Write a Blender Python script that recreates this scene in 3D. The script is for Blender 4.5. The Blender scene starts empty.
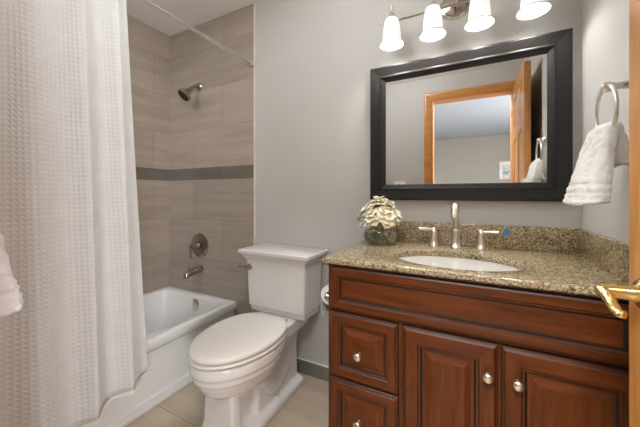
import bpy, bmesh, math, random
from mathutils import Vector, Matrix, noise
R = math.radians
PI = math.pi
scene = bpy.context.scene
C = scene.collection
rng = random.Random(7)

# ------------------------------------------------------------------ camera, world, light, exposure
CAM_H = 1.125
cd = bpy.data.cameras.new('camera')
cam = bpy.data.objects.new('camera', cd)
C.objects.link(cam)
cam.location = (0, 0, CAM_H)
cam.rotation_euler = (R(90), 0, R(27.6))
cd.sensor_fit = 'HORIZONTAL'
cd.sensor_width = 36
cd.lens = 36 * 290 / 640
cd.shift_y = -(213.5 - 194.0) / 640
cd.clip_start = 0.01
scene.camera = cam

w = bpy.data.worlds.new('world')
scene.world = w
w.use_nodes = True
bgn = w.node_tree.nodes['Background']
sky = w.node_tree.nodes.new('ShaderNodeTexSky')
sky.sky_type = 'HOSEK_WILKIE'
sky.turbidity = 3
w.node_tree.links.new(sky.outputs[0], bgn.inputs[0])
bgn.inputs[1].default_value = 1.0

def area(name, loc, rot, size, power, color, size_y=None):
    l = bpy.data.lights.new(name, 'AREA')
    l.energy = power; l.color = color; l.size = size
    if size_y:
        l.shape = 'RECTANGLE'; l.size_y = size_y
    o = bpy.data.objects.new(name, l)
    o.location = loc; o.rotation_euler = rot
    C.objects.link(o)
    return o
# added fill lights at the bedroom side walls, standing in for unseen daylight
area('bedroom_side_fill', (-2.42, -2.2, 1.45), (0, R(-90), 0), 1.3, 8, (0.95, 0.97, 1.0), 1.8)
area('bedroom_side_fill', (2.42, -1.25, 1.45), (0, R(90), R(-12)), 1.3, 172, (0.95, 0.97, 1.0), 1.8)
# added fill light overhead behind the doorway, kept out of the mirror
area('doorway_overhead_fill', (-0.1, -0.50, 2.425), (0, 0, 0), 0.5, 66, (0.97, 0.985, 1.0))
# added overhead fill to brighten the tub and shower tile
area('tub_overhead_fill', (-1.66, 0.36, 2.425), (0, 0, 0), 0.45, 8.0, (0.97, 0.985, 1.0))
# strength of the added fill globe above the frame, then the vanity light
FILL_GLOBE_W = 17.5
BULB_W = 2.6
SHADE_E = 0.55

vs = scene.view_settings
vs.view_transform = 'Standard'
vs.look = 'None'
vs.exposure = 0.36
vs.gamma = 1.0
vs.use_curve_mapping = False

# ------------------------------------------------------------------ materials
def srgb(r, g, b):
    f = lambda c: (c / 255 / 12.92) if c / 255 <= 0.04045 else ((c / 255 + 0.055) / 1.055) ** 2.4
    return (f(r), f(g), f(b), 1)

def nodes_of(m):
    return m.node_tree.nodes, m.node_tree.links

def base_mat(name):
    m = bpy.data.materials.new(name)
    m.use_nodes = True
    return m, m.node_tree.nodes['Principled BSDF']

def coords(m, kind='Object', scale=(1, 1, 1), loc=(0, 0, 0)):
    n, l = nodes_of(m)
    tc = n.new('ShaderNodeTexCoord')
    mp = n.new('ShaderNodeMapping')
    mp.inputs['Scale'].default_value = scale
    mp.inputs['Location'].default_value = loc
    l.new(tc.outputs[kind], mp.inputs[0])
    return mp.outputs[0]

def ramp(m, fac, stops, interp='LINEAR'):
    n, l = nodes_of(m)
    r = n.new('ShaderNodeValToRGB')
    r.color_ramp.interpolation = interp
    els = r.color_ramp.elements
    while len(els) < len(stops):
        els.new(0.5)
    for e, (p, c) in zip(els, stops):
        e.position = p; e.color = c
    l.new(fac, r.inputs[0])
    return r.outputs[0]

def noise_tex(m, vec, scale, detail=4, rough=0.5):
    n, l = nodes_of(m)
    t = n.new('ShaderNodeTexNoise')
    t.inputs['Scale'].default_value = scale
    t.inputs['Detail'].default_value = detail
    t.inputs['Roughness'].default_value = rough
    l.new(vec, t.inputs['Vector'])
    return t.outputs['Fac']

def bump(m, bs, height, strength, dist):
    n, l = nodes_of(m)
    b = n.new('ShaderNodeBump')
    b.inputs['Strength'].default_value = strength
    b.inputs['Distance'].default_value = dist
    l.new(height, b.inputs['Height'])
    l.new(b.outputs[0], bs.inputs['Normal'])
    return b

def mul(c, k):
    return (c[0] * k, c[1] * k, c[2] * k, 1)

def simple(name, col, rough=0.5, metal=0.0, var=0.06, vscale=8, bump_scale=None, bump_str=0.2, bump_dist=0.002, spec=0.5, stretch=(1, 1, 1)):
    m, b = base_mat(name)
    v = coords(m, scale=stretch)
    f = noise_tex(m, v, vscale)
    c = ramp(m, f, [(0.3, mul(col, 1 - var)), (0.7, mul(col, 1 + var))])
    m.node_tree.links.new(c, b.inputs['Base Color'])
    b.inputs['Roughness'].default_value = rough
    b.inputs['Metallic'].default_value = metal
    b.inputs['Specular IOR Level'].default_value = spec
    if bump_scale:
        v2 = coords(m)
        bump(m, b, noise_tex(m, v2, bump_scale, 3), bump_str, bump_dist)
    return m

def tile_mat(name, axis, u0, z0, tw, th, c1, c2, mortar_col, streak=True, rough=0.35, msize=0.0022, flat=False):
    """stacked tiles with half offset; axis 0 -> runs along X, 1 -> runs along Y"""
    m, b = base_mat(name)
    n, l = nodes_of(m)
    tc = n.new('ShaderNodeTexCoord')
    sp = n.new('ShaderNodeSeparateXYZ')
    l.new(tc.outputs['Object'], sp.inputs[0])
    cb = n.new('ShaderNodeCombineXYZ')
    au = n.new('ShaderNodeMath'); au.operation = 'ADD'; au.inputs[1].default_value = -u0
    av = n.new('ShaderNodeMath'); av.operation = 'ADD'; av.inputs[1].default_value = -z0
    l.new(sp.outputs[axis], au.inputs[0])
    l.new(sp.outputs[1 if flat else 2], av.inputs[0])
    l.new(au.outputs[0], cb.inputs[0]); l.new(av.outputs[0], cb.inputs[1])
    br = n.new('ShaderNodeTexBrick')
    br.offset = 0.0 if flat else 0.5; br.offset_frequency = 2; br.squash = 1
    br.inputs['Scale'].default_value = 1
    br.inputs['Brick Width'].default_value = tw
    br.inputs['Row Height'].default_value = th
    br.inputs['Mortar Size'].default_value = msize
    br.inputs['Mortar Smooth'].default_value = 0.2
    br.inputs['Color1'].default_value = c1
    br.inputs['Color2'].default_value = c2
    br.inputs['Mortar'].default_value = mortar_col
    l.new(cb.outputs[0], br.inputs['Vector'])
    out = br.outputs['Color']
    if streak:
        mp = n.new('ShaderNodeMapping')
        mp.inputs['Scale'].default_value = (1.6, 15, 1)
        l.new(cb.outputs[0], mp.inputs[0])
        f = noise_tex(m, mp.outputs[0], 1.0, 5, 0.6)
        k = ramp(m, f, [(0.3, (0.82, 0.82, 0.82, 1)), (0.7, (1.1, 1.1, 1.1, 1))])
        mx = n.new('ShaderNodeMix'); mx.data_type = 'RGBA'; mx.blend_type = 'MULTIPLY'
        mx.inputs['Factor'].default_value = 1
        l.new(out, mx.inputs['A']); l.new(k, mx.inputs['B'])
        out = mx.outputs['Result']
    l.new(out, b.inputs['Base Color'])
    b.inputs['Roughness'].default_value = rough
    inv = n.new('ShaderNodeMath'); inv.operation = 'SUBTRACT'; inv.inputs[0].default_value = 1
    l.new(br.outputs['Fac'], inv.inputs[1])
    bump(m, b, inv.outputs[0], 0.5, 0.001)
    return m

def wood(name, dark, mid, light, axis, rough=0.3, scale=6, coat=0.0, spec=0.5):
    m, b = base_mat(name)
    st = [9, 9, 9]; st[axis] = 0.9
    v = coords(m, scale=st)
    f = noise_tex(m, v, scale, 6, 0.6)
    c = ramp(m, f, [(0.25, dark), (0.5, mid), (0.75, light)])
    m.node_tree.links.new(c, b.inputs['Base Color'])
    b.inputs['Roughness'].default_value = rough
    b.inputs['Coat Weight'].default_value = coat
    b.inputs['Specular IOR Level'].default_value = spec
    b.inputs['Coat Roughness'].default_value = 0.2
    bump(m, b, f, 0.05, 0.001)
    return m

def granite(name):
    m, b = base_mat(name)
    n, l = nodes_of(m)
    v = coords(m)
    vo = n.new('ShaderNodeTexVoronoi')
    vo.inputs['Scale'].default_value = 250
    l.new(v, vo.inputs['Vector'])
    sx = n.new('ShaderNodeSeparateColor')
    l.new(vo.outputs['Color'], sx.inputs[0])
    c1 = ramp(m, sx.outputs[0], [(0.0, srgb(30, 22, 14)), (0.12, srgb(80, 66, 46)), (0.27, srgb(138, 119, 86)),
                                 (0.48, srgb(172, 154, 120)), (0.74, srgb(206, 192, 162))], 'CONSTANT')
    f = noise_tex(m, v, 95, 5, 0.7)
    c2 = ramp(m, f, [(0.38, srgb(44, 33, 19)), (0.5, srgb(142, 123, 90)), (0.66, srgb(204, 189, 156))])
    mx = n.new('ShaderNodeMix'); mx.data_type = 'RGBA'
    mx.inputs['Factor'].default_value = 0.42
    l.new(c1, mx.inputs['A']); l.new(c2, mx.inputs['B'])
    l.new(mx.outputs['Result'], b.inputs['Base Color'])
    b.inputs['Roughness'].default_value = 0.16
    b.inputs['IOR'].default_value = 1.75
    return m

def waffle(name, col, pitch):
    m, b = base_mat(name)
    n, l = nodes_of(m)
    tc = n.new('ShaderNodeTexCoord')
    sp = n.new('ShaderNodeSeparateXYZ')
    l.new(tc.outputs['UV'], sp.inputs[0])
    hs = []
    for i in (0, 1):
        a = n.new('ShaderNodeMath'); a.operation = 'MULTIPLY'; a.inputs[1].default_value = PI / pitch
        l.new(sp.outputs[i], a.inputs[0])
        s = n.new('ShaderNodeMath'); s.operation = 'SINE'
        l.new(a.outputs[0], s.inputs[0])
        q = n.new('ShaderNodeMath'); q.operation = 'ABSOLUTE'
        l.new(s.outputs[0], q.inputs[0])
        hs.append(q.outputs[0])
    mn = n.new('ShaderNodeMath'); mn.operation = 'MAXIMUM'
    l.new(hs[0], mn.inputs[0]); l.new(hs[1], mn.inputs[1])
    sq = n.new('ShaderNodeMath'); sq.operation = 'POWER'; sq.inputs[1].default_value = 2.0
    l.new(mn.outputs[0], sq.inputs[0])
    f = noise_tex(m, coords(m), 14, 3)
    c = ramp(m, f, [(0.3, mul(col, 0.97)), (0.7, mul(col, 1.02))])
    l.new(c, b.inputs['Base Color'])
    b.inputs['Roughness'].default_value = 0.9
    b.inputs['Specular IOR Level'].default_value = 0.1
    bump(m, b, sq.outputs[0], 0.5, 0.004)
    # cloth lets a little light through
    tr = n.new('ShaderNodeBsdfTranslucent')
    tr.inputs['Color'].default_value = col
    ms = n.new('ShaderNodeMixShader'); ms.inputs[0].default_value = 0.12
    out = n['Material Output']
    l.new(b.outputs[0], ms.inputs[1]); l.new(tr.outputs[0], ms.inputs[2])
    l.new(ms.outputs[0], out.inputs['Surface'])
    return m

def glass(name, col=(1, 1, 1, 1), rough=0.0, ior=1.45):
    m, b = base_mat(name)
    f = noise_tex(m, coords(m), 5)
    c = ramp(m, f, [(0.3, mul(col, 0.98)), (0.7, col)])
    m.node_tree.links.new(c, b.inputs['Base Color'])
    b.inputs['Transmission Weight'].default_value = 1
    b.inputs['Roughness'].default_value = rough
    b.inputs['IOR'].default_value = ior
    return m

def lit_glass(name, col, strength):
    m, b = base_mat(name)
    f = noise_tex(m, coords(m), 6)
    c = ramp(m, f, [(0.3, mul(col, 0.97)), (0.7, col)])
    m.node_tree.links.new(c, b.inputs['Base Color'])
    m.node_tree.links.new(c, b.inputs['Emission Color'])
    b.inputs['Emission Strength'].default_value = strength
    b.inputs['Roughness'].default_value = 0.25
    return m

M = {}
M['paint'] = simple('grey_wall_paint', srgb(197, 195, 191), 0.55, var=0.015, vscale=3, bump_scale=220, bump_str=0.35, bump_dist=0.0012)
M['bed_paint'] = simple('beige_bedroom_paint', srgb(164, 158, 148), 0.7, var=0.02, vscale=3)
M['ceil'] = simple('ceiling_paint', srgb(242, 242, 241), 0.8, var=0.015, vscale=4, bump_scale=160, bump_str=0.2, bump_dist=0.001)
M['bed_ceil'] = simple('bedroom_ceiling_paint', srgb(182, 188, 199), 0.8, var=0.01)
M['carpet'] = simple('bedroom_carpet', srgb(170, 160, 145), 0.95, var=0.1, vscale=60)
tc1, tc2, tmo = srgb(174, 162, 149), srgb(163, 152, 139), srgb(144, 133, 121)
TW, TH = 0.61, 0.3028
M['tb_up'] = tile_mat('shower_tile_back', 0, -2.243 - TW, 1.327 - 0 * TH, TW, TH, tc1, tc2, tmo)
M['tb_lo'] = tile_mat('shower_tile_back_low', 0, -2.243 - TW, 1.235 - 5 * TH, TW, TH, tc1, tc2, tmo)
M['tl_up'] = tile_mat('shower_tile_side', 1, 1.429 + TW / 2 - 5 * TW, 1.327, TW, TH, tc1, tc2, tmo)
M['tl_lo'] = tile_mat('shower_tile_side_low', 1, 1.429 + TW / 2 - 5 * TW, 1.235 - 5 * TH, TW, TH, tc1, tc2, tmo)
bc1, bc2 = srgb(118, 112, 103), srgb(108, 103, 94)
M['band_b'] = tile_mat('accent_band_back', 0, -3.0, 1.2349, 0.305, 0.2, bc1, bc2, srgb(128, 121, 110), rough=0.25)
M['band_l'] = tile_mat('accent_band_side', 1, -1.0, 1.2349, 0.305, 0.2, bc1, bc2, srgb(128, 121, 110), rough=0.25)
M['floor'] = tile_mat('floor_tile', 0, -1.03 - 0.61 * 4, 0.967 - 0.61 * 6, 0.61, 0.61, srgb(194, 178, 156), srgb(186, 171, 150), srgb(128, 116, 98), rough=0.4, flat=True, msize=0.002)
M['base'] = simple('baseboard_tile', srgb(128, 121, 112), 0.35, var=0.06, vscale=5, stretch=(1, 1, 6))
M['caulk'] = simple('white_caulk', srgb(225, 222, 214), 0.5)
M['trimw'] = simple('tile_edge_trim', srgb(226, 218, 204), 0.35)
M['porcelain'] = simple('white_porcelain', srgb(231, 230, 228), 0.12, var=0.008, vscale=3)
M['sinkw'] = simple('sink_china', srgb(212, 210, 203), 0.12, var=0.008, vscale=3)
M['acrylic'] = simple('tub_enamel', srgb(230, 230, 229), 0.16, var=0.01, vscale=3)
M['plastic'] = simple('seat_plastic', srgb(230, 226, 219), 0.2, var=0.008, vscale=3)
M['nickel'] = simple('brushed_nickel', srgb(226, 219, 208), 0.3, 1.0, var=0.05, vscale=40)
M['nickel_dk'] = simple('satin_nickel_shower', srgb(176, 167, 155), 0.2, 1.0, var=0.05, vscale=40)
M['rod'] = simple('satin_rod_steel', srgb(244, 242, 238), 0.25, 0.0, var=0.02)
M['chrome'] = simple('chrome', srgb(205, 203, 200), 0.12, 1.0, var=0.02)
M['brass'] = simple('polished_brass', srgb(232, 204, 138), 0.16, 1.0, var=0.04)
M['rubber'] = simple('dark_rubber', srgb(48, 44, 40), 0.6)
M['cherry_h'] = wood('cherry_rail_wood', srgb(68, 32, 11), srgb(93, 47, 18), srgb(112, 59, 24), 0, 0.36, spec=0.25)
M['cherry_v'] = wood('cherry_stile_wood', srgb(68, 32, 11), srgb(93, 47, 18), srgb(112, 59, 24), 2, 0.36, spec=0.25)
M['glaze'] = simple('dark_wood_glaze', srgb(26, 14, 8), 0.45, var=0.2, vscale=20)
M['oak'] = wood('honey_fir_door', srgb(178, 116, 56), srgb(200, 138, 72), srgb(214, 156, 90), 2, 0.3, coat=0.2)
M['oak_h'] = wood('honey_fir_casing', srgb(178, 116, 56), srgb(200, 138, 72), srgb(214, 156, 90), 0, 0.3, coat=0.2)
M['granite'] = granite('speckled_granite')
M['espresso'] = simple('espresso_frame', srgb(29, 26, 25), 0.4, var=0.1, vscale=12, stretch=(1, 1, 8), spec=0.35)
mm, mb = base_mat('mirror_silver')
fz = noise_tex(mm, coords(mm), 2)
mm.node_tree.links.new(ramp(mm, fz, [(0.3, (0.86, 0.87, 0.86, 1)), (0.7, (0.88, 0.88, 0.87, 1))]), mb.inputs['Base Color'])
mb.inputs['Metallic'].default_value = 1; mb.inputs['Roughness'].default_value = 0.0
M['mirror'] = mm
M['curtain'] = waffle('waffle_weave_cotton', srgb(231, 232, 232), 0.0175)
M['towel'] = simple('white_terry', srgb(236, 233, 228), 0.95, var=0.02, vscale=30, bump_scale=420, bump_str=0.9, bump_dist=0.003, spec=0.1)
M['towel_cool'] = simple('cool_tinted_terry', srgb(228, 235, 242), 0.95, var=0.02, vscale=30, bump_scale=420, bump_str=0.9, bump_dist=0.003, spec=0.1)  # white terry tinted cool to offset warm light bounced off the door
M['towel_band'] = simple('white_dobby_band', srgb(230, 226, 219), 0.8, var=0.02, vscale=30, bump_scale=900, bump_str=0.3, bump_dist=0.001, spec=0.1)
M['paper'] = simple('tissue_paper', srgb(236, 234, 230), 0.95, var=0.01)
M['petal'] = simple('cream_petal', srgb(254, 246, 218), 0.6, var=0.06, vscale=40, spec=0.2)
M['petal2'] = simple('ivory_petal', srgb(254, 251, 238), 0.6, var=0.04, vscale=40, spec=0.2)
M['pistil'] = simple('yellow_pistil', srgb(205, 190, 96), 0.7, var=0.15, vscale=60)
M['leaf'] = simple('green_leaf', srgb(92, 118, 48), 0.5, var=0.25, vscale=30)
M['stem'] = simple('pale_green_stem', srgb(138, 156, 96), 0.6, var=0.15, vscale=20)
M['vase'] = glass('clear_vase_glass', (0.96, 0.98, 0.96, 1))
M['water'] = glass('vase_water', (0.95, 0.98, 0.93, 1), 0, 1.33)
M['shade'] = lit_glass('lit_frosted_shade', (0.82, 0.81, 0.79, 1), SHADE_E)
M['bulb'] = lit_glass('lit_bulb', (1, 0.95, 0.88, 1), 10)
M['lip'] = simple('shade_rim_glass', srgb(205, 202, 196), 0.2)
M['tape'] = simple('blue_masking_tape', srgb(70, 132, 196), 0.7, var=0.08, vscale=40)
M['pic_frame'] = simple('picture_frame_silver', srgb(190, 184, 174), 0.4)
M['pic_mat'] = simple('picture_mat_board', srgb(232, 230, 225), 0.8)
pm, pb = base_mat('abstract_print')
pf = noise_tex(pm, coords(pm), 6, 3)
pm.node_tree.links.new(ramp(pm, pf, [(0.35, srgb(120, 150, 175)), (0.5, srgb(215, 215, 205)), (0.65, srgb(196, 160, 110))]), pb.inputs['Base Color'])
M['print'] = pm

# ------------------------------------------------------------------ mesh helpers
def link(name, bm, mats, parent=None, smooth=None, recalc=True):
    if recalc:
        bmesh.ops.recalc_face_normals(bm, faces=bm.faces[:])
    org = parent.get('_org') if parent else None
    if org:
        bmesh.ops.translate(bm, verts=bm.verts[:], vec=-Vector(org))
    me = bpy.data.meshes.new(name)
    bm.to_mesh(me); bm.free()
    if not isinstance(mats, (list, tuple)):
        mats = [mats]
    for m in mats:
        me.materials.append(m)
    if smooth is not None:
        me.shade_smooth()
        if smooth < 180:
            me.set_sharp_from_angle(angle=R(smooth))
    o = bpy.data.objects.new(name, me)
    C.objects.link(o)
    if parent:
        o.parent = parent
        if org:
            o['_org'] = org
    return o

def thing(name, label, cat, loc, group=None):
    o = bpy.data.objects.new(name, None)
    o.empty_display_size = 0.05
    C.objects.link(o)
    o.location = loc
    o['_org'] = list(loc)
    o['label'] = label; o['category'] = cat
    if group: o['group'] = group
    return o

def tag(o, label, cat, group=None):
    o['label'] = label; o['category'] = cat
    if group: o['group'] = group
    return o

def struct(o):
    o['kind'] = 'structure'
    return o

def box(bm, x0, x1, y0, y1, z0, z1, bev=0.0, mi=0, seg=2):
    r = bmesh.ops.create_cube(bm, size=1)
    vs_ = r['verts']
    for v in vs_:
        v.co = Vector(((x0 + x1) / 2 + v.co.x * (x1 - x0), (y0 + y1) / 2 + v.co.y * (y1 - y0), (z0 + z1) / 2 + v.co.z * (z1 - z0)))
    fs = set(f for v in vs_ for f in v.link_faces)
    if bev:
        es = list(set(e for v in vs_ for e in v.link_edges))
        rb = bmesh.ops.bevel(bm, geom=es, offset=bev, segments=seg, profile=0.5, affect='EDGES')
        fs = set(rb['faces']) | set(f for v in rb['verts'] for f in v.link_faces)
    for f in fs:
        if f.is_valid: f.material_index = mi
    return fs

def loft(bm, loops, cap0=True, cap1=True, closed=True, mis=None):
    """loops: lists of points (same count); returns vert loops"""
    vl = [[bm.verts.new(p) for p in lp] for lp in loops]
    n = len(vl[0])
    for i in range(len(vl) - 1):
        for j in range(n if closed else n - 1):
            k = (j + 1) % n
            f = bm.faces.new((vl[i][j], vl[i][k], vl[i + 1][k], vl[i + 1][j]))
            if mis: f.material_index = mis[i]
    if cap0:
        f = bm.faces.new(vl[0][::-1])
        if mis: f.material_index = mis[0]
    if cap1:
        f = bm.faces.new(vl[-1])
        if mis: f.material_index = mis[-1]
    return vl

def frame_of(d):
    d = Vector(d).normalized()
    up = Vector((0, 0, 1)) if abs(d.z) < 0.95 else Vector((1, 0, 0))
    a = d.cross(up).normalized()
    b = a.cross(d).normalized()
    return d, a, b

def lathe(bm, prof, origin=(0, 0, 0), axis=(0, 0, 1), n=32, sx=1.0, sy=1.0, cap0=True, cap1=True, mis=None):
    """prof: (radius, distance along axis)"""
    if tuple(axis) == (0, 0, 1):
        d, a, b = Vector((0, 0, 1)), Vector((1, 0, 0)), Vector((0, 1, 0))
    else:
        d, a, b = frame_of(axis)
    o = Vector(origin)
    loops = []
    for r, t in prof:
        r = max(r, 1e-5)
        loops.append([o + d * t + a * (r * sx * math.cos(2 * PI * i / n)) + b * (r * sy * math.sin(2 * PI * i / n)) for i in range(n)])
    return loft(bm, loops, cap0, cap1, mis=mis)

def smooth_path(pts, sub=6):
    pts = [Vector(p) for p in pts]
    if len(pts) < 3: return pts
    out = []
    P = [pts[0] * 2 - pts[1]] + pts + [pts[-1] * 2 - pts[-2]]
    for i in range(1, len(P) - 2):
        for s in range(sub):
            t = s / sub
            p0, p1, p2, p3 = P[i - 1], P[i], P[i + 1], P[i + 2]
            out.append(0.5 * ((2 * p1) + (p2 - p0) * t + (2 * p0 - 5 * p1 + 4 * p2 - p3) * t * t + (3 * p1 - p0 - 3 * p2 + p3) * t ** 3))
    out.append(pts[-1])
    return out

def tube(bm, pts, radii, n=12, sub=6, flat=1.0, mi=0):
    """swept round tube with radius list; flat squashes the second axis"""
    path = smooth_path(pts, sub)
    m = len(path)
    if not isinstance(radii, (list, tuple)): radii = [radii, radii]
    loops = []
    pa = None
    for i, p in enumerate(path):
        d = (path[min(i + 1, m - 1)] - path[max(i - 1, 0)]).normalized()
        if pa is None:
            _, a, b = frame_of(d)
        else:
            a = (pa - d * pa.dot(d)).normalized(); b = d.cross(a)
        pa = a
        t = i / (m - 1) * (len(radii) - 1)
        k = min(int(t), len(radii) - 2)
        r = radii[k] + (radii[k + 1] - radii[k]) * (t - k)
        loops.append([p + a * (r * math.cos(2 * PI * j / n)) + b * (r * flat * math.sin(2 * PI * j / n)) for j in range(n)])
    return loft(bm, loops, mis=[mi] * len(loops))

def ring_torus(bm, center, normal, Rr, r, n=48, k=12):
    d, a, b = frame_of(normal)
    c = Vector(center)
    vl = []
    for i in range(n):
        t = 2 * PI * i / n
        e = a * math.cos(t) + b * math.sin(t)
        vl.append([bm.verts.new(c + e * (Rr + r * math.cos(2 * PI * j / k)) + d * (r * math.sin(2 * PI * j / k))) for j in range(k)])
    for i in range(n):
        for j in range(k):
            bm.faces.new((vl[i][j], vl[(i + 1) % n][j], vl[(i + 1) % n][(j + 1) % k], vl[i][(j + 1) % k]))

def rect_profile(bm, x0, x1, z0, z1, prof, place, close=True, mis=None, back=True):
    """concentric rectangular loops: prof = (inset, height); place(x, z, h) -> point"""
    loops = []
    for ins, h in prof:
        loops.append([place(x0 + ins, z0 + ins, h), place(x1 - ins, z0 + ins, h), place(x1 - ins, z1 - ins, h), place(x0 + ins, z1 - ins, h)])
    return loft(bm, loops, cap0=back, cap1=close, mis=mis)

def remeshed(o, voxel, smooth_it=0, tex=None):
    md = o.modifiers.new('r', 'REMESH')
    md.mode = 'VOXEL'; md.voxel_size = voxel; md.use_smooth_shade = True
    if smooth_it:
        s = o.modifiers.new('s', 'SMOOTH'); s.iterations = smooth_it; s.factor = 0.5
    bpy.context.view_layer.update()
    dg = bpy.context.evaluated_depsgraph_get()
    me = bpy.data.meshes.new_from_object(o.evaluated_get(dg))
    o.modifiers.clear()
    mats = [m for m in o.data.materials]
    o.data = me
    if not me.materials:
        for m in mats: me.materials.append(m)
    me.shade_smooth()
    return o

# ------------------------------------------------------------------ setting
XL, XR, YB, YF, ZC = -2.234, 0.406, 1.572, 0.05, 2.44
XT = -1.33            # right edge of the shower tile
def solid(name, mat, *boxes, bev=0):
    bm = bmesh.new()
    for b_ in boxes: box(bm, *b_, bev=bev)
    return struct(link(name, bm, mat))

solid('floor', M['floor'], (XL - 0.1, XR + 0.1, -0.06, YB + 0.1, -0.1, 0))
solid('ceiling', M['ceil'], (XL - 0.1, XR + 0.1, YF, YB + 0.1, ZC, ZC + 0.1))
solid('wall_back', M['paint'], (XL - 0.1, XR + 0.1, YB, YB + 0.1, 0, ZC))
solid('wall_right', M['paint'], (XR, XR + 0.1, YF, YB, 0, ZC))
solid('wall_left', M['paint'], (XL - 0.1, XL - 0.008, YF - 0.11, YB, 0, ZC))
OX0, OX1, OZ = -0.358, 0.335, 2.06
solid('wall_front', M['paint'], (XL - 0.1, OX0, -0.06, YF, 0, ZC), (OX1, 2.6, -0.06, YF, 0, ZC), (OX0, OX1, -0.06, YF, OZ, ZC))

def tile_wall(name, axis, mats, lo, hi, front, back):
    bm = bmesh.new()
    for i, (z0, z1) in enumerate(((0.0, 1.235), (1.235, 1.327), (1.327, ZC))):
        if axis == 0: box(bm, lo, hi, min(front, back), max(front, back), z0, z1, mi=i)
        else: box(bm, min(front, back), max(front, back), lo, hi, z0, z1, mi=i)
    return struct(link(name, bm, mats))
tile_wall('wall_shower_back', 0, [M['tb_lo'], M['band_b'], M['tb_up']], XL, XT - 0.003, YB - 0.009, YB)
tile_wall('wall_shower_left', 1, [M['tl_lo'], M['band_l'], M['tl_up']], YF, YB - 0.009, XL, XL - 0.008)
tile_wall('wall_shower_front', 0, [M['tb_lo'], M['band_b'], M['tb_up']], XL, XT - 0.003, YF + 0.009, YF)
solid('trim_1', M['trimw'], (XT - 0.003, XT + 0.006, YB - 0.011, YB, 0, ZC))
solid('baseboard_back', M['base'], (XT + 0.006, -0.50, YB - 0.011, YB, 0, 0.082))
solid('trim_2', M['caulk'], (XT + 0.006, -0.50, YB - 0.010, YB, 0.082, 0.086))
solid('trim_3', M['caulk'], (-1.4955, -1.488, YF, YB - 0.011, 0, 0.006))

# door opening: lining and casing on the bathroom side
solid('trim_4', M['oak'], (OX0, OX0 + 0.018, -0.065, YF + 0.004, 0, OZ), (OX1 - 0.018, OX1, -0.065, YF + 0.004, 0, OZ), (OX0, OX1, -0.065, YF + 0.004, OZ - 0.018, OZ))
bm = bmesh.new()
cw = 0.07
def casing_loop(prof, y0):
    loops = []
    for ins, h in prof:
        x0, x1, z1 = OX0 + 0.005 - ins, OX1 - 0.005 + ins, OZ - 0.005 + ins
        x1 = min(x1, XR)
        loops.append([Vector((x0, y0 + h, 0)), Vector((x0, y0 + h, z1)), Vector((x1, y0 + h, z1)), Vector((x1, y0 + h, 0))])
    loft(bm, loops, False, False, closed=False)
casing_loop([(0, 0), (0, 0.011), (0.01, 0.013), (0.05, 0.018), (0.062, 0.018), (cw, 0.014), (cw, 0)], YF)
struct(link('trim_5', bm, M['oak_h']))

# bedroom behind the camera, seen in the mirror
BY = -4.45
solid('floor_bedroom', M['carpet'], (-2.6, 2.6, BY - 0.1, -0.06, -0.1, 0))
solid('ceiling_bedroom', M['bed_ceil'], (-2.6, 2.6, BY - 0.1, -0.06, ZC, ZC + 0.1))
solid('wall_bedroom_far', M['bed_paint'], (-2.6, 2.6, BY - 0.1, BY, 0, ZC))
solid('wall_bedroom_left', M['bed_paint'], (-2.6, -2.5, BY, -0.06, 0, ZC))
solid('wall_bedroom_right', M['bed_paint'], (2.5, 2.6, BY, -0.06, 0, ZC))
pc = thing('framed_picture', 'small framed blue and tan print on bedroom wall, seen in the mirror', 'picture', (0.68, BY + 0.001, 1.35))
bm = bmesh.new()
rect_profile(bm, 0.53, 0.83, 1.35, 1.86, [(0, 0), (0, 0.02), (0.02, 0.022), (0.025, 0.012)], lambda x, z, h: Vector((x, BY + 0.001 + h, z)), close=False)
link('frame', bm, M['pic_frame'], pc)
bm = bmesh.new(); box(bm, 0.55, 0.81, BY + 0.002, BY + 0.010, 1.37, 1.84)
link('mat_board', bm, M['pic_mat'], pc)
bm = bmesh.new(); box(bm, 0.60, 0.76, BY + 0.010, BY + 0.013, 1.44, 1.77)
link('print', bm, M['print'], pc)

# unseen globe added above the frame to fill the bathroom with light
LPX, LPY = -0.55, 0.78
cl = thing('fill_globe', 'unseen white globe added under the ceiling as fill light', 'lamp', (LPX, LPY, ZC))
bm = bmesh.new(); lathe(bm, [(0.075, 0), (0.075, -0.012), (0.065, -0.022), (0.02, -0.026), (0.018, -0.03), (0.05, -0.036), (0.052, -0.05)], (LPX, LPY, ZC), n=32)
link('fill_globe_base', bm, M['nickel'], cl, 40)
bm = bmesh.new(); lathe(bm, [(0.042, -0.045)] + [(0.11 * math.sin(R(q)), -0.150 + 0.11 * math.cos(R(q))) for q in range(24, 181, 12)], (LPX, LPY, ZC), n=32)
link('fill_globe_shade', bm, lit_glass('fill_globe_glass', (0.97, 0.985, 1.0, 1), FILL_GLOBE_W), cl, 60)

# ------------------------------------------------------------------ bathtub
def rrect(x0, x1, y0, y1, r, z, k=6):
    pts = []
    for cx, cy, a0 in ((x1 - r, y1 - r, 0), (x0 + r, y1 - r, 90), (x0 + r, y0 + r, 180), (x1 - r, y0 + r, 270)):
        for i in range(k + 1):
            a = R(a0 + 90 * i / k)
            pts.append(Vector((cx + r * math.cos(a), cy + r * math.sin(a), z)))
    return pts
tub = thing('bathtub', 'white alcove bathtub behind the shower curtain', 'bathtub', (-1.865, 0.81, 0))
bm = bmesh.new()
tx0, tx1, ty0, ty1, tz = XL + 0.002, -1.484, YF + 0.011, YB - 0.011, 0.360
L = []
L.append(rrect(tx0, tx1 - 0.012, ty0, ty1, 0.004, 0.0))
L.append(rrect(tx0, tx1 - 0.012, ty0, ty1, 0.004, 0.045))
L.append(rrect(tx0, tx1 - 0.016, ty0, ty1, 0.004, 0.050))
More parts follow.
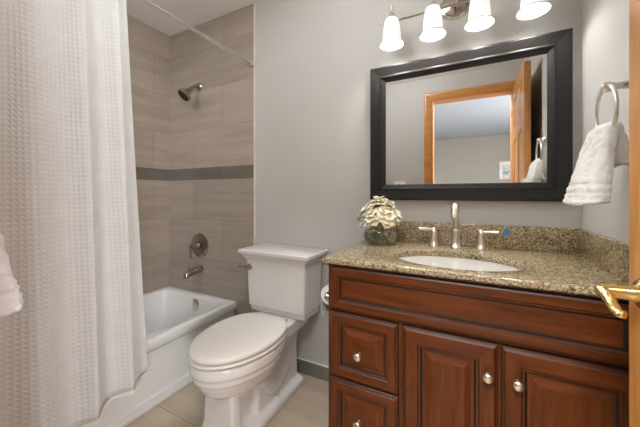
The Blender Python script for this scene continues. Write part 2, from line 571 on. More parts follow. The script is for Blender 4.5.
L.append(rrect(tx0, tx1 - 0.026, ty0, ty1, 0.004, 0.054))
L.append(rrect(tx0, tx1 - 0.026, ty0, ty1, 0.004, 0.285))
L.append(rrect(tx0, tx1 - 0.014, ty0, ty1, 0.004, 0.297))
L.append(rrect(tx0, tx1 - 0.004, ty0, ty1, 0.004, 0.304))
L.append(rrect(tx0, tx1, ty0, ty1, 0.004, 0.310))
L.append(rrect(tx0, tx1, ty0, ty1, 0.005, tz - 0.012))
L.append(rrect(tx0, tx1 - 0.004, ty0, ty1, 0.008, tz - 0.003))
L.append(rrect(tx0 + 0.004, tx1 - 0.011, ty0 + 0.004, ty1 - 0.004, 0.012, tz))
L.append(rrect(tx0 + 0.040, tx1 - 0.040, ty0 + 0.045, ty1 - 0.045, 0.07, tz))
L.append(rrect(tx0 + 0.046, tx1 - 0.047, ty0 + 0.052, ty1 - 0.052, 0.075, tz - 0.004))
L.append(rrect(tx0 + 0.054, tx1 - 0.056, ty0 + 0.06, ty1 - 0.058, 0.08, tz - 0.03))
L.append(rrect(tx0 + 0.085, tx1 - 0.085, ty0 + 0.14, ty1 - 0.085, 0.10, 0.13))
L.append(rrect(tx0 + 0.10, tx1 - 0.10, ty0 + 0.18, ty1 - 0.105, 0.11, 0.085))
L.append(rrect(tx0 + 0.14, tx1 - 0.14, ty0 + 0.24, ty1 - 0.16, 0.11, 0.065))
loft(bm, L)
link('basin', bm, M['acrylic'], tub, 35)
bm = bmesh.new()
oy = ty1 - 0.068
lathe(bm, [(0.042, 0), (0.042, 0.006), (0.036, 0.010), (0.012, 0.011), (0.01, 0.006), (0.0, 0.006)], (-1.835, oy + 0.002, 0.296), (0, -1, 0.12), 32)
link('overflow_plate', bm, M['nickel'], tub, 40)
bm = bmesh.new()
lathe(bm, [(0.035, 0), (0.035, 0.004), (0.025, 0.006), (0.022, 0.002), (0, 0.002)], (-1.865, ty1 - 0.24, 0.064), (0, 0, 1), 24)
link('drain', bm, M['nickel_dk'], tub, 40)

# ------------------------------------------------------------------ shower fittings
sh = thing('shower_fixture', 'satin nickel shower head on a short arm high on the tile', 'shower head', (-1.873, YB - 0.009, 1.955))
bm = bmesh.new()
lathe(bm, [(0.032, 0), (0.031, 0.005), (0.022, 0.011), (0.012, 0.013)], (-1.873, YB - 0.0095, 1.955), (0, -1, 0), 28)
link('flange', bm, M['nickel_dk'], sh, 40)
bm = bmesh.new()
tube(bm, [(-1.873, YB - 0.012, 1.955), (-1.873, YB - 0.035, 1.954), (-1.876, YB - 0.062, 1.940), (-1.880, YB - 0.082, 1.918)], 0.0105, 14)
link('arm', bm, M['nickel_dk'], sh, 60)
bm = bmesh.new()
hp = Vector((-1.879, YB - 0.078, 1.922)); hd = Vector((-0.22, -0.62, -0.76))
lathe(bm, [(0.013, -0.004), (0.016, 0.004), (0.016, 0.018), (0.02, 0.026), (0.031, 0.046), (0.047, 0.068), (0.051, 0.075), (0.051, 0.087), (0.046, 0.090)], hp, hd, 32)
hd_o = link('head', bm, M['nickel_dk'], sh, 40)
bm = bmesh.new()
lathe(bm, [(0.045, 0.0895), (0.045, 0.092), (0.0, 0.093)], hp, hd, 32)
link('spray_face', bm, M['rubber'], hd_o, 40)

va = thing('shower_valve', 'round satin nickel shower valve with a lever, above the tub spout', 'shower valve', (-1.868, YB - 0.009, 0.727))
bm = bmesh.new()
lathe(bm, [(0.094, 0), (0.093, 0.004), (0.084, 0.010), (0.066, 0.011), (0.05, 0.016), (0.034, 0.019), (0.030, 0.019)], (-1.868, YB - 0.0095, 0.727), (0, -1, 0), 48)
link('escutcheon', bm, M['nickel_dk'], va, 40)
bm = bmesh.new()
lathe(bm, [(0.029, 0.015), (0.028, 0.03), (0.023, 0.036), (0.021, 0.07), (0.017, 0.085), (0.006, 0.088)], (-1.868, YB - 0.009, 0.727), (0, -1, 0), 28)
hb = link('hub', bm, M['nickel_dk'], va, 40)
bm = bmesh.new()
tube(bm, [(-1.868, YB - 0.088, 0.727), (-1.871, YB - 0.094, 0.700), (-1.874, YB - 0.090, 0.660), (-1.876, YB - 0.086, 0.638)], [0.009, 0.0075, 0.007, 0.009], 12)
link('lever', bm, M['nickel_dk'], hb, 60)

sp = thing('tub_spout', 'satin nickel tub spout projecting from the tile above the tub', 'tub spout', (-1.858, YB - 0.009, 0.546))
bm = bmesh.new()
tube(bm, [(-1.858, YB - 0.0095, 0.546), (-1.858, YB - 0.05, 0.543), (-1.858, YB - 0.10, 0.535), (-1.858, YB - 0.128, 0.529), (-1.858, YB - 0.138, 0.518), (-1.858, YB - 0.139, 0.506)], [0.028, 0.026, 0.023, 0.021, 0.019, 0.018], 20)
link('body', bm, M['nickel_dk'], sp, 50)
bm = bmesh.new()
lathe(bm, [(0.004, 0), (0.004, 0.016), (0.007, 0.018), (0.007, 0.024), (0.003, 0.027)], (-1.858, YB - 0.116, 0.548), (0, 0, 1), 14)
link('diverter_knob', bm, M['nickel_dk'], sp, 40)

# ------------------------------------------------------------------ shower curtain and rod
ROD_X, ROD_Z = -1.352, 2.027
rod = thing('shower_curtain_rod', 'straight satin nickel rod from tile to front wall above the tub', 'curtain rod', (ROD_X, 0.8, ROD_Z))
bm = bmesh.new()
tube(bm, [(ROD_X, YF + 0.012, ROD_Z), (ROD_X, YB - 0.012, ROD_Z)], 0.0125, 20)
link('rod', bm, M['rod'], rod, 60)
for y, d in ((YB - 0.0095, -1), (YF + 0.0095, 1)):
    bm = bmesh.new()
    lathe(bm, [(0.022, 0), (0.022, 0.004), (0.017, 0.012), (0.0145, 0.022)], (ROD_X, y, ROD_Z), (0, d, 0), 24)
    link('flange', bm, M['nickel'], rod, 40)

cur = thing('shower_curtain', 'white waffle weave shower curtain gathered on the rod', 'shower curtain', (ROD_X, 0.45, 0.25))
def curtain_pt(s, v):
    """s 0..1 along the rod from front wall to its free edge, v 0 (top) .. 1 (hem)"""
    y_top = 0.12 + 0.625 * s
    y_bot = 0.09 + 0.750 * s
    y = y_top + (y_bot - y_top) * v
    z = 1.998 - v * (1.998 - 0.268)
    ph = 2 * PI * (s * 4.7 + 0.10 * math.sin(6 * s + 1.4 * v))
    amp = (0.017 + 0.010 * v) * (0.75 + 0.35 * math.sin(9.0 * s + 1.0))
    x = ROD_X + 0.006 * v + amp * math.sin(ph) + 0.006 * v * math.sin(2 * ph + 1.3)
    y += 0.018 * math.cos(ph) * (0.4 + 0.6 * v)
    z -= 0.19 * v ** 4 * (1 - s)
    return Vector((x, y, z))
NS, NV = 280, 60
def curtain_sheet(bm, v0, v1, nv, off):
    uvl = bm.loops.layers.uv.new('UVMap')
    grid = []
    us = [0.0]
    for i in range(NS + 1):
        grid.append([curtain_pt(i / NS, v0 + (v1 - v0) * j / nv) for j in range(nv + 1)])
        if i: us.append(us[-1] + (curtain_pt(i / NS, 0.6) - curtain_pt((i - 1) / NS, 0.6)).length)
    front = [[None] * (nv + 1) for _ in range(NS + 1)]
    backv = [[None] * (nv + 1) for _ in range(NS + 1)]
    for i in range(NS + 1):
        for j in range(nv + 1):
            a = grid[max(i - 1, 0)][j]; b_ = grid[min(i + 1, NS)][j]
            t = (b_ - a); nrm = Vector((t.y, -t.x, 0)).normalized()
            front[i][j] = bm.verts.new(grid[i][j] + nrm * off)
            backv[i][j] = bm.verts.new(grid[i][j] - nrm * off)
    def face(vs4, uv4):
        f = bm.faces.new(vs4)
        for lp, uv in zip(f.loops, uv4): lp[uvl].uv = uv
    for i in range(NS):
        for j in range(nv):
            uv = [(us[i], grid[i][j].z), (us[i + 1], grid[i + 1][j].z), (us[i + 1], grid[i + 1][j + 1].z), (us[i], grid[i][j + 1].z)]
            face((front[i][j], front[i + 1][j], front[i + 1][j + 1], front[i][j + 1]), uv)
            face((backv[i][j], backv[i][j + 1], backv[i + 1][j + 1], backv[i + 1][j]), [uv[0], uv[3], uv[2], uv[1]])
    for i in range(NS):
        for j in (0, nv):
            u = [(us[i], 0), (us[i + 1], 0), (us[i + 1], 0.001), (us[i], 0.001)]
            face((front[i][j], front[i + 1][j], backv[i + 1][j], backv[i][j]), u)
    for j in range(nv):
        for i in (0, NS):
            face((front[i][j], front[i][j + 1], backv[i][j + 1], backv[i][j]), [(0, 0)] * 4)
bm = bmesh.new(); curtain_sheet(bm, 0, 0.992, NV, 0.0012)
link('panel', bm, M['curtain'], cur, 180)
bm = bmesh.new(); curtain_sheet(bm, 0.992, 1.0, 1, 0.0022)
link('hem', bm, M['towel_band'], cur, 60)
for k in range(8):
    p_ = curtain_pt((k + 0.3) / 8, 0.004)
    bm = bmesh.new()
    ring_torus(bm, (ROD_X, p_.y, ROD_Z - 0.006), (0, 1, 0), 0.0245, 0.0022, 28, 8)
    link('curtain_ring', bm, M['nickel'], cur, 60)

# ------------------------------------------------------------------ toilet
TX = -1.0
toi = thing('toilet', 'white two-piece toilet with closed lid between tub and vanity', 'toilet', (TX, 1.2, 0))
def tank_loop(hw, y0, y1, z, r=0.012):
    return rrect(TX - hw, TX + hw, y0, y1, r, z, 4)
bm = bmesh.new()
loft(bm, [tank_loop(0.175, 1.385, 1.535, 0.424), tank_loop(0.190, 1.368, 1.54, 0.428), tank_loop(0.192, 1.362, 1.542, 0.452), tank_loop(0.192, 1.362, 1.542, 0.456),
          tank_loop(0.196, 1.354, 1.545, 0.461), tank_loop(0.2045, 1.345, 1.552, 0.709), tank_loop(0.2045, 1.345, 1.552, 0.725)])
link('tank', bm, M['porcelain'], toi, 30)
bm = bmesh.new()
def lid_loop(o, z): return tank_loop(0.2045 + o, 1.345 - o, 1.552 + min(o, 0.012), z + 0.009, 0.010)
loft(bm, [lid_loop(0.0, 0.7175), lid_loop(0.004, 0.7175), lid_loop(0.006, 0.730), lid_loop(0.011, 0.733), lid_loop(0.017, 0.744), lid_loop(0.026, 0.757), lid_loop(0.030, 0.760),
          lid_loop(0.035, 0.7625), lid_loop(0.037, 0.766), lid_loop(0.037, 0.782), lid_loop(0.034, 0.785), lid_loop(0.028, 0.786)])
link('tank_lid', bm, M['porcelain'], toi, 30)
# flush lever
bm = bmesh.new()
lathe(bm, [(0.018, 0), (0.018, 0.006), (0.011, 0.010), (0.011, 0.018), (0.015, 0.021), (0.015, 0.028), (0.008, 0.032)], (TX - 0.178, 1.347, 0.690), (0, -1, 0), 20)
fl = link('flush_lever', bm, M['nickel_dk'], toi, 40)
bm = bmesh.new()
tube(bm, [(TX - 0.178, 1.324, 0.690), (TX - 0.21, 1.322, 0.690), (TX - 0.248, 1.322, 0.688)], [0.006, 0.0045, 0.006], 12)
link('lever_arm', bm, M['nickel_dk'], fl, 60)

def oval(hw, yf, yb, z, n=64, bw=0.76, cy=1.10, ins=0.0):
    """elongated outline: rounded front, squarer narrower back"""
    pts = []
    for i in range(n):
        t = 2 * PI * i / n
        c_, s_ = math.cos(t), math.sin(t)
        if s_ <= 0:      # front half
            x = hw * c_
            y = cy + (cy - yf) * s_
        else:
            e = 0.55
            sx = math.copysign(abs(c_) ** e, c_)
            sy = abs(s_) ** e
            y = cy + (yb - cy) * sy
            x = hw * sx * (1 - (1 - bw) * ((y - cy) / (yb - cy)) ** 1.6)
        pts.append(Vector((TX + x, y, z)))
    if ins:
        ctr = Vector((TX, (yf + yb) / 2, z))
        pts = [p + (ctr - p).normalized() * ins for p in pts]
    return pts
SF, SB, SH = 0.818, 1.318, 0.193
bm = bmesh.new()
loft(bm, [oval(SH, SF, SB, 0.4305, ins=0.004), oval(SH, SF, SB, 0.431, ins=0.001), oval(SH, SF, SB, 0.434), oval(SH, SF, SB, 0.441), oval(SH, SF, SB, 0.4465, ins=0.003),
          oval(SH, SF, SB, 0.450, ins=0.010), oval(SH, SF, SB, 0.4525, ins=0.03), oval(SH, SF, SB, 0.4535, ins=0.08)])
link('seat_lid', bm, M['plastic'], toi, 50)
bm = bmesh.new()
so = [oval(SH + 0.002, SF - 0.003, SB - 0.01, z_, ins=i_) for z_, i_ in ((0.412, 0.022), (0.4122, 0.003), (0.4135, 0.0), (0.4205, 0.0), (0.4235, 0.003), (0.4245, 0.008), (0.4240, 0.032))]
si = [oval(SH + 0.002, SF - 0.003, SB - 0.01, z_, ins=0.07) for z_ in (0.4240, 0.412)]
vl = loft(bm, so + si, False, False)
for j in range(64):
    k = (j + 1) % 64
    bm.faces.new((vl[-1][j], vl[-1][k], vl[0][k], vl[0][j]))
link('seat', bm, M['plastic'], toi, 50)
for dx in (-0.075, 0.075):
    bm = bmesh.new()
    box(bm, TX + dx - 0.022, TX + dx + 0.022, SB - 0.006, SB + 0.024, 0.408, 0.440, 0.006, seg=3)
    link('hinge', bm, M['plastic'], toi, 40)

# bowl, pedestal, trapway and foot as one china body
bm = bmesh.new()
def bo(hw, yf, yb, z): return oval(hw, yf, yb, z, bw=0.66)
loft(bm, [bo(0.075, 0.945, 1.18, 0.212), bo(0.098, 0.915, 1.20, 0.224), bo(0.120, 0.895, 1.23, 0.240), bo(0.145, 0.87, 1.27, 0.262), bo(0.166, 0.848, 1.30, 0.300),
          bo(0.176, 0.838, 1.315, 0.322), bo(0.182, 0.832, 1.32, 0.326), bo(0.184, 0.830, 1.32, 0.352), bo(0.190, 0.824, 1.325, 0.356), bo(0.193, 0.820, 1.33, 0.364),
          bo(0.193, 0.820, 1.33, 0.397), bo(0.188, 0.828, 1.33, 0.403)])
# deck below the tank
loft(bm, [rrect(TX - 0.13, TX + 0.13, 1.22, 1.535, 0.03, z_) for z_ in (0.352, 0.410)] + [rrect(TX - 0.125, TX + 0.125, 1.385, 1.53, 0.02, 0.423)])
# front column, slightly spreading to the floor
loft(bm, [rrect(TX - hw, TX + hw, yf, 0.985, 0.014, z_) for hw, yf, z_ in ((0.112, 0.905, 0.0), (0.112, 0.905, 0.035), (0.104, 0.914, 0.042), (0.092, 0.926, 0.09), (0.087, 0.93, 0.22), (0.087, 0.93, 0.27))])
# rear block with the rear column against the wall
loft(bm, [rrect(TX - hw, TX + hw, y0, 1.478, 0.022, z_) for hw, y0, z_ in ((0.084, 1.10, 0.02), (0.082, 1.10, 0.10), (0.080, 1.12, 0.17), (0.079, 1.20, 0.235), (0.082, 1.29, 0.285), (0.092, 1.335, 0.325), (0.110, 1.33, 0.37))])
# web between the columns
loft(bm, [rrect(TX - hw, TX + hw, 0.98, 1.30, 0.03, z_) for hw, z_ in ((0.050, 0.02), (0.050, 0.20), (0.070, 0.30))])
# foot
loft(bm, [rrect(TX - hw, TX + hw, yf, yb, 0.012, z_) for hw, yf, yb, z_ in ((0.118, 0.905, 1.488, 0.0), (0.118, 0.905, 1.488, 0.032), (0.112, 0.91, 1.485, 0.040), (0.106, 0.915, 1.482, 0.044), (0.088, 0.93, 1.478, 0.056))])
o = link('bowl', bm, M['porcelain'], toi)
for sgn in (1, -1):   # trapway bulges
    b2 = bmesh.new()
    b2.from_mesh(o.data)
    tube(b2, [Vector(p) - Vector(toi['_org']) for p in ((TX + sgn * 0.048, 1.15, 0.20), (TX + sgn * 0.058, 1.19, 0.14), (TX + sgn * 0.060, 1.26, 0.115), (TX + sgn * 0.058, 1.33, 0.15), (TX + sgn * 0.05, 1.40, 0.22))], [0.046, 0.046, 0.044, 0.042, 0.04], 16)
    b2.to_mesh(o.data); b2.free()
remeshed(o, 0.005, 4)
for sgn in (1, -1):
    bm = bmesh.new()
    lathe(bm, [(0.014, 0), (0.014, 0.006), (0.010, 0.014), (0.004, 0.017)], (TX + sgn * 0.098, 1.25, 0.047), (0, 0, 1), 18)
    link('bolt_cap', bm, M['plastic'], toi, 50)
# water supply
ws = thing('water_supply_line', 'braided toilet supply line with shutoff valve on the back wall', 'supply line', (-1.25, 1.55, 0.2))
bm = bmesh.new()
tube(bm, [(-1.25, 1.50, 0.215), (-1.262, 1.492, 0.30), (-1.262, 1.475, 0.38), (-1.225, 1.46, 0.425), (-1.185, 1.455, 0.425), (-1.165, 1.455, 0.437)], 0.006, 10)
link('hose', bm, M['nickel'], ws, 60)
bm = bmesh.new()
lathe(bm, [(0.026, 0), (0.024, 0.006), (0.009, 0.010), (0.009, 0.045), (0.013, 0.046), (0.013, 0.075), (0.006, 0.078)], (-1.25, YB - 0.0005, 0.2), (0, -1, 0), 20)
link('valve', bm, M['nickel'], ws, 40)

# ------------------------------------------------------------------ vanity
VX0, VX1, VY = -0.500, 0.400, 1.030     # carcass
FY = 1.010                               # door faces
van = thing('vanity_cabinet', 'glazed cherry vanity cabinet with raised panels under the granite top', 'cabinet', (-0.05, 1.29, 0))
bm = bmesh.new()
for b_ in ((VX0, VX0 + 0.018, VY, YB - 0.012, 0.10, 0.8565), (VX1 - 0.018, VX1, VY, YB - 0.012, 0.10, 0.8565), (VX0 + 0.018, VX1 - 0.018, VY, VY + 0.018, 0.10, 0.8565),
           (VX0 + 0.018, VX1 - 0.018, YB - 0.022, YB - 0.012, 0.10, 0.8565), (VX0 + 0.018, VX1 - 0.018, VY + 0.018, YB - 0.022, 0.10, 0.118)):
    box(bm, *b_, mi=0)
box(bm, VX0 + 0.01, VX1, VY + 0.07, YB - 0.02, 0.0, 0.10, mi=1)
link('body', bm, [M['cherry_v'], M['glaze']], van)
bm = bmesh.new()
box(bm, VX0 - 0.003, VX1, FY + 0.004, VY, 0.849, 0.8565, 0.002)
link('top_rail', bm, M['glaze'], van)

# profile: (inset, height, material used for the strip up to the next loop)
T = VY - FY
def panel(bm, x0, x1, z0, z1, fw, raised=True):
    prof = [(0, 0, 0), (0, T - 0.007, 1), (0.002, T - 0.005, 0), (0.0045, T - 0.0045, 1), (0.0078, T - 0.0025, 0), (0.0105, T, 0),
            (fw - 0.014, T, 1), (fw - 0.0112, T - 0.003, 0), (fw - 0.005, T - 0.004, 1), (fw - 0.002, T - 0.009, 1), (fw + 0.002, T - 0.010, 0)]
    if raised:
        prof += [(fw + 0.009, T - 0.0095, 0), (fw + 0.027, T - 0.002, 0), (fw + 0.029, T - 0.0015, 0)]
    loops = []
    for ins, h, _ in prof:
        y = VY - h
        loops.append([Vector((x0 + ins, y, z0 + ins)), Vector((x1 - ins, y, z0 + ins)), Vector((x1 - ins, y, z1 - ins)), Vector((x0 + ins, y, z1 - ins))])
    vl = [[bm.verts.new(p) for p in lp] for lp in loops]
    for i in range(len(vl) - 1):
        for j in range(4):
            k = (j + 1) % 4
            f = bm.faces.new((vl[i][j], vl[i][k], vl[i + 1][k], vl[i + 1][j]))
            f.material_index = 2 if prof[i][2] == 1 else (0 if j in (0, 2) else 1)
    bm.faces.new(vl[0][::-1])
    f = bm.faces.new(vl[-1]); f.material_index = 0 if (x1 - x0) > (z1 - z0) else 1
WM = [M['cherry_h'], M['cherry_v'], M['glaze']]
def knob(x, z, parent):
    bm = bmesh.new()
    lathe(bm, [(0.008, 0), (0.007, 0.003), (0.0055, 0.008), (0.0055, 0.013), (0.011, 0.017), (0.0145, 0.021), (0.0145, 0.024), (0.011, 0.028), (0.004, 0.030)], (x, FY + 0.0005, z), (0, -1, 0), 24)
    link('knob', bm, M['nickel'], parent, 50)
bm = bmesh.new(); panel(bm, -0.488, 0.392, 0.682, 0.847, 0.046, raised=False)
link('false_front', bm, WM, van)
for z0, z1, kz in ((0.427, 0.672, 0.535), (0.165, 0.419, 0.288)):
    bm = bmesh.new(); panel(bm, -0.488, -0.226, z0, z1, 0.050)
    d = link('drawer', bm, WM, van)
    knob(-0.366, kz, d)
for x0, x1, kx in ((-0.209, 0.069, 0.043), (0.079, 0.392, 0.118)):
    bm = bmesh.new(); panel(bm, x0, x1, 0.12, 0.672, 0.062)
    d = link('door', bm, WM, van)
    knob(kx, 0.580, d)

# countertop with an oval cut-out
SCX, SCY, SA, SBB = -0.059, 1.203, 0.218, 0.152
ct = bmesh.new()
angs = sorted(set([2 * PI * i / 72 for i in range(72)]))
cx0, cx1, cy0, cy1, z0, z1 = -0.517, XR - 0.001, 0.997, YB - 0.001, 0.857, 0.879
def rect_pt(a, ins, z):
    dx, dy = math.cos(a), math.sin(a)
    X0, X1, Y0, Y1 = cx0 + ins, cx1 - ins, cy0 + ins, cy1 - ins
    ts = []
    if dx > 1e-9: ts.append((X1 - SCX) / dx)
    if dx < -1e-9: ts.append((X0 - SCX) / dx)
    if dy > 1e-9: ts.append((Y1 - SCY) / dy)
    if dy < -1e-9: ts.append((Y0 - SCY) / dy)
    t = min(ts)
    return Vector((SCX + dx * t, SCY + dy * t, z))
for X, Y in ((cx0, cy0), (cx1, cy0), (cx0, cy1), (cx1, cy1)):
    angs.append(math.atan2(Y - SCY, X - SCX) % (2 * PI))
angs = sorted(angs)
def ov(k, z): return [Vector((SCX + SA * k * math.cos(a), SCY + SBB * k * math.sin(a), z)) for a in angs]
def rc(ins, z): return [rect_pt(a, ins, z) for a in angs]
loops = [ov(1.0, z0), ov(1.0, z1 - 0.004), ov(1.008, z1 - 0.001), ov(1.02, z1), rc(0.010, z1), rc(0.006, z1 - 0.001), rc(0.002, z1 - 0.004), rc(0.0, z1 - 0.009), rc(0.001, z0 + 0.005), rc(0.006, z0)]
vl = loft(ct, loops, False, False)
n_ = len(angs)
for j in range(n_):
    k = (j + 1) % n_
    ct.faces.new((vl[-1][j], vl[-1][k], vl[0][k], vl[0][j]))
o = link('countertop', ct, M['granite'], None, 30)
tag(o, 'speckled tan granite countertop with an oval sink cut-out', 'countertop')
bm = bmesh.new(); box(bm, -0.515, XR - 0.001, YB - 0.021, YB - 0.001, 0.8792, 0.982, 0.002)
tag(link('backsplash', bm, M['granite'], None, 30), 'long granite backsplash behind the faucet, below the mirror', 'backsplash')
bm = bmesh.new(); box(bm, XR - 0.021, XR - 0.001, 1.01, YB - 0.0215, 0.8792, 0.982, 0.002)
tag(link('side_splash', bm, M['granite'], None, 30), 'short granite splash along the right wall below the towel ring', 'backsplash')

# undermount sink
snk = thing('sink', 'white oval undermount sink set in the granite top', 'sink', (SCX, SCY, 0.70))
bm = bmesh.new()
def so_(k, dz): return [Vector((SCX + (SA + 0.004) * k * math.cos(2 * PI * i / 64), SCY + (SBB + 0.004) * k * math.sin(2 * PI * i / 64), 0.8565 + dz)) for i in range(64)]
loft(bm, [so_(1.07, -0.001), so_(1.0, -0.001), so_(0.985, -0.012), so_(0.955, -0.05), so_(0.88, -0.09), so_(0.72, -0.122), so_(0.45, -0.138), so_(0.13, -0.144), so_(0.13, -0.154),
          so_(0.5, -0.150), so_(0.8, -0.132), so_(0.95, -0.095), so_(1.04, -0.04), so_(1.07, -0.008)], True, False)
# close outer rim
bm.faces.ensure_lookup_table()
link('basin', bm, M['sinkw'], snk, 60)
bm = bmesh.new()
lathe(bm, [(0.024, 0), (0.024, 0.003), (0.018, 0.004), (0.016, 0.002), (0.0, 0.005)], (SCX, SCY, 0.7125), (0, 0, 1), 28)
link('drain', bm, M['nickel'], snk, 40)

# widespread faucet
fau = thing('bathroom_faucet', 'brushed nickel widespread faucet with two lever handles behind the sink', 'faucet', (-0.062, 1.46, 0.879))
fz0 = 0.8793
bm = bmesh.new()
lathe(bm, [(0.026, 0), (0.026, 0.006), (0.022, 0.010), (0.019, 0.03), (0.0155, 0.062), (0.0145, 0.074), (0.017, 0.078), (0.017, 0.083), (0.0125, 0.086), (0.012, 0.09)], (-0.064, 1.46, fz0), (0, 0, 1), 28)
tube(bm, [(-0.064, 1.46, fz0 + 0.085), (-0.064, 1.46, fz0 + 0.13), (-0.064, 1.457, fz0 + 0.158), (-0.064, 1.440, fz0 + 0.186), (-0.064, 1.412, fz0 + 0.195), (-0.064, 1.385, fz0 + 0.182), (-0.064, 1.372, fz0 + 0.160), (-0.064, 1.368, fz0 + 0.142)],
     [0.0125, 0.0125, 0.013, 0.0135, 0.014, 0.0145, 0.015, 0.0155], 18, flat=1.0)
link('spout', bm, M['nickel'], fau, 45)
for x, sg in ((-0.158, -1), (0.037, 1)):
    bm = bmesh.new()
    lathe(bm, [(0.025, 0), (0.025, 0.006), (0.0225, 0.010), (0.019, 0.03), (0.0145, 0.058), (0.0135, 0.064), (0.015, 0.067), (0.015, 0.072), (0.0115, 0.080), (0.008, 0.086), (0.003, 0.089)], (x, 1.468, fz0), (0, 0, 1), 26)
    hh = link('handle_body', bm, M['nickel'], fau, 45)
    bm = bmesh.new()
    tube(bm, [(x, 1.468, fz0 + 0.076), (x + sg * 0.022, 1.464, fz0 + 0.078), (x + sg * 0.045, 1.460, fz0 + 0.079), (x + sg * 0.066, 1.456, fz0 + 0.079)], [0.0075, 0.0075, 0.009, 0.0105], 14, flat=0.85)
    link('lever', bm, M['nickel'], hh, 50)

# blue tape scrap
bm = bmesh.new()
loft(bm, [[Vector((0.128, y, 0.936)), Vector((0.152, y, 0.935)), Vector((0.152, y, 0.958)), Vector((0.147, y, 0.963)), Vector((0.145, y, 0.971)), Vector((0.136, y, 0.970)), Vector((0.133, y, 0.962)), Vector((0.128, y, 0.958))] for y in (YB - 0.0212, YB - 0.0225)])
tag(link('masking_tape', bm, M['tape']), 'torn scrap of blue masking tape stuck on the backsplash', 'tape')

# ------------------------------------------------------------------ vase with flowers
vx, vy, vz = -0.401, 1.405, 0.8795
vase = thing('glass_vase', 'squat clear glass vase of water holding cream flowers', 'vase', (vx, vy, vz))
bm = bmesh.new()
outer = [(0.0, 0), (0.050, 0.0), (0.056, 0.003), (0.070, 0.016), (0.077, 0.036), (0.077, 0.052), (0.070, 0.072), (0.060, 0.086), (0.058, 0.093), (0.062, 0.100)]
inner = [(0.059, 0.100), (0.0555, 0.093), (0.0575, 0.086), (0.0675, 0.071), (0.0742, 0.052), (0.0742, 0.036), (0.067, 0.018), (0.052, 0.008), (0.0, 0.008)]
lathe(bm, outer + inner, (vx, vy, vz), (0, 0, 1), 48, cap0=False, cap1=False)
link('glass', bm, M['vase'], vase, 60)
bm = bmesh.new()
lathe(bm, [(0.0, 0.0075), (0.0525, 0.0075), (0.0675, 0.0178), (0.0746, 0.036), (0.0746, 0.052), (0.0712, 0.0635), (0.0, 0.0635)], (vx, vy, vz), (0, 0, 1), 48, cap0=False, cap1=False)
link('water', bm, M['water'], vase, 60)

def petal_mesh(bm, base, axis, yaw, tilt, ln, wd, cup, mi=0):
    """a cupped petal growing from base; axis = flower direction"""
    d, a, b_ = frame_of(axis)
    out = (a * math.cos(yaw) + b_ * math.sin(yaw)).normalized()
    side = d.cross(out).normalized()
    nu, nw = 5, 4
    rows = []
    for i in range(nu + 1):
        u = i / nu
        ang = tilt + cup * u
        width = wd * (math.sin(PI * min(1, 0.12 + 0.80 * u)) ** 0.7) * (1.0 if u < 0.99 else 0.75)
        row = []
        for j in range(-nw // 2, nw // 2 + 1):
            t = j / (nw / 2)
            rr = ln * u
            c = base + out * (rr * math.sin(ang)) + d * (rr * math.cos(ang))
            c = c + side * (t * width / 2) + d * (0.10 * ln * t * t * (1 - 0.5 * u)) + out * (-0.03 * ln * t * t)
            c += d * (0.06 * ln * math.sin(3 * t + 7 * u + yaw))
            row.append(c)
        rows.append(row)
    vt = [[bm.verts.new(p) for p in r_] for r_ in rows]
    for i in range(nu):
        for j in range(nw):
            f = bm.faces.new((vt[i][j], vt[i][j + 1], vt[i + 1][j + 1], vt[i + 1][j])); f.material_index = mi

def solidify(o, t):
    md = o.modifiers.new('t', 'SOLIDIFY'); md.thickness = t; md.offset = 0
    return o

# (dx, dy, dz) from the vase mouth, size, petal material, label
heads = [(-0.004, -0.004, 0.122, 0.043, 0, 'cream bloom at the very top of the bouquet'),
         (0.040, 0.006, 0.106, 0.040, 0, 'cream bloom at the upper right of the bouquet'),
         (-0.046, 0.006, 0.098, 0.040, 0, 'pale cream bloom at the upper left of the bouquet'),
         (-0.082, -0.012, 0.062, 0.036, 1, 'white bloom leaning out at the far left of the bouquet'),
         (-0.022, -0.052, 0.062, 0.046, 0, 'large cream bloom low in front, over the vase rim'),
         (0.030, -0.042, 0.078, 0.042, 0, 'cream bloom facing forward right of the bouquet middle'),
         (0.078, -0.004, 0.062, 0.038, 1, 'ivory bloom leaning out at the far right of the bouquet'),
         (0.020, 0.052, 0.088, 0.042, 1, 'ivory bloom at the back of the bouquet toward the mirror'),
         (-0.040, 0.048, 0.074, 0.040, 1, 'ivory bloom at the back left of the bouquet'),
         (0.052, -0.046, 0.052, 0.040, 0, 'cream bloom low in front at the right, touching the vase rim'),
         (-0.066, -0.040, 0.044, 0.038, 1, 'ivory bloom lowest at the front left of the bouquet'),
         (-0.058, -0.036, 0.088, 0.036, 1, 'white bloom in front, left of the large low bloom')]
mouth = Vector((vx, vy, vz + 0.100))
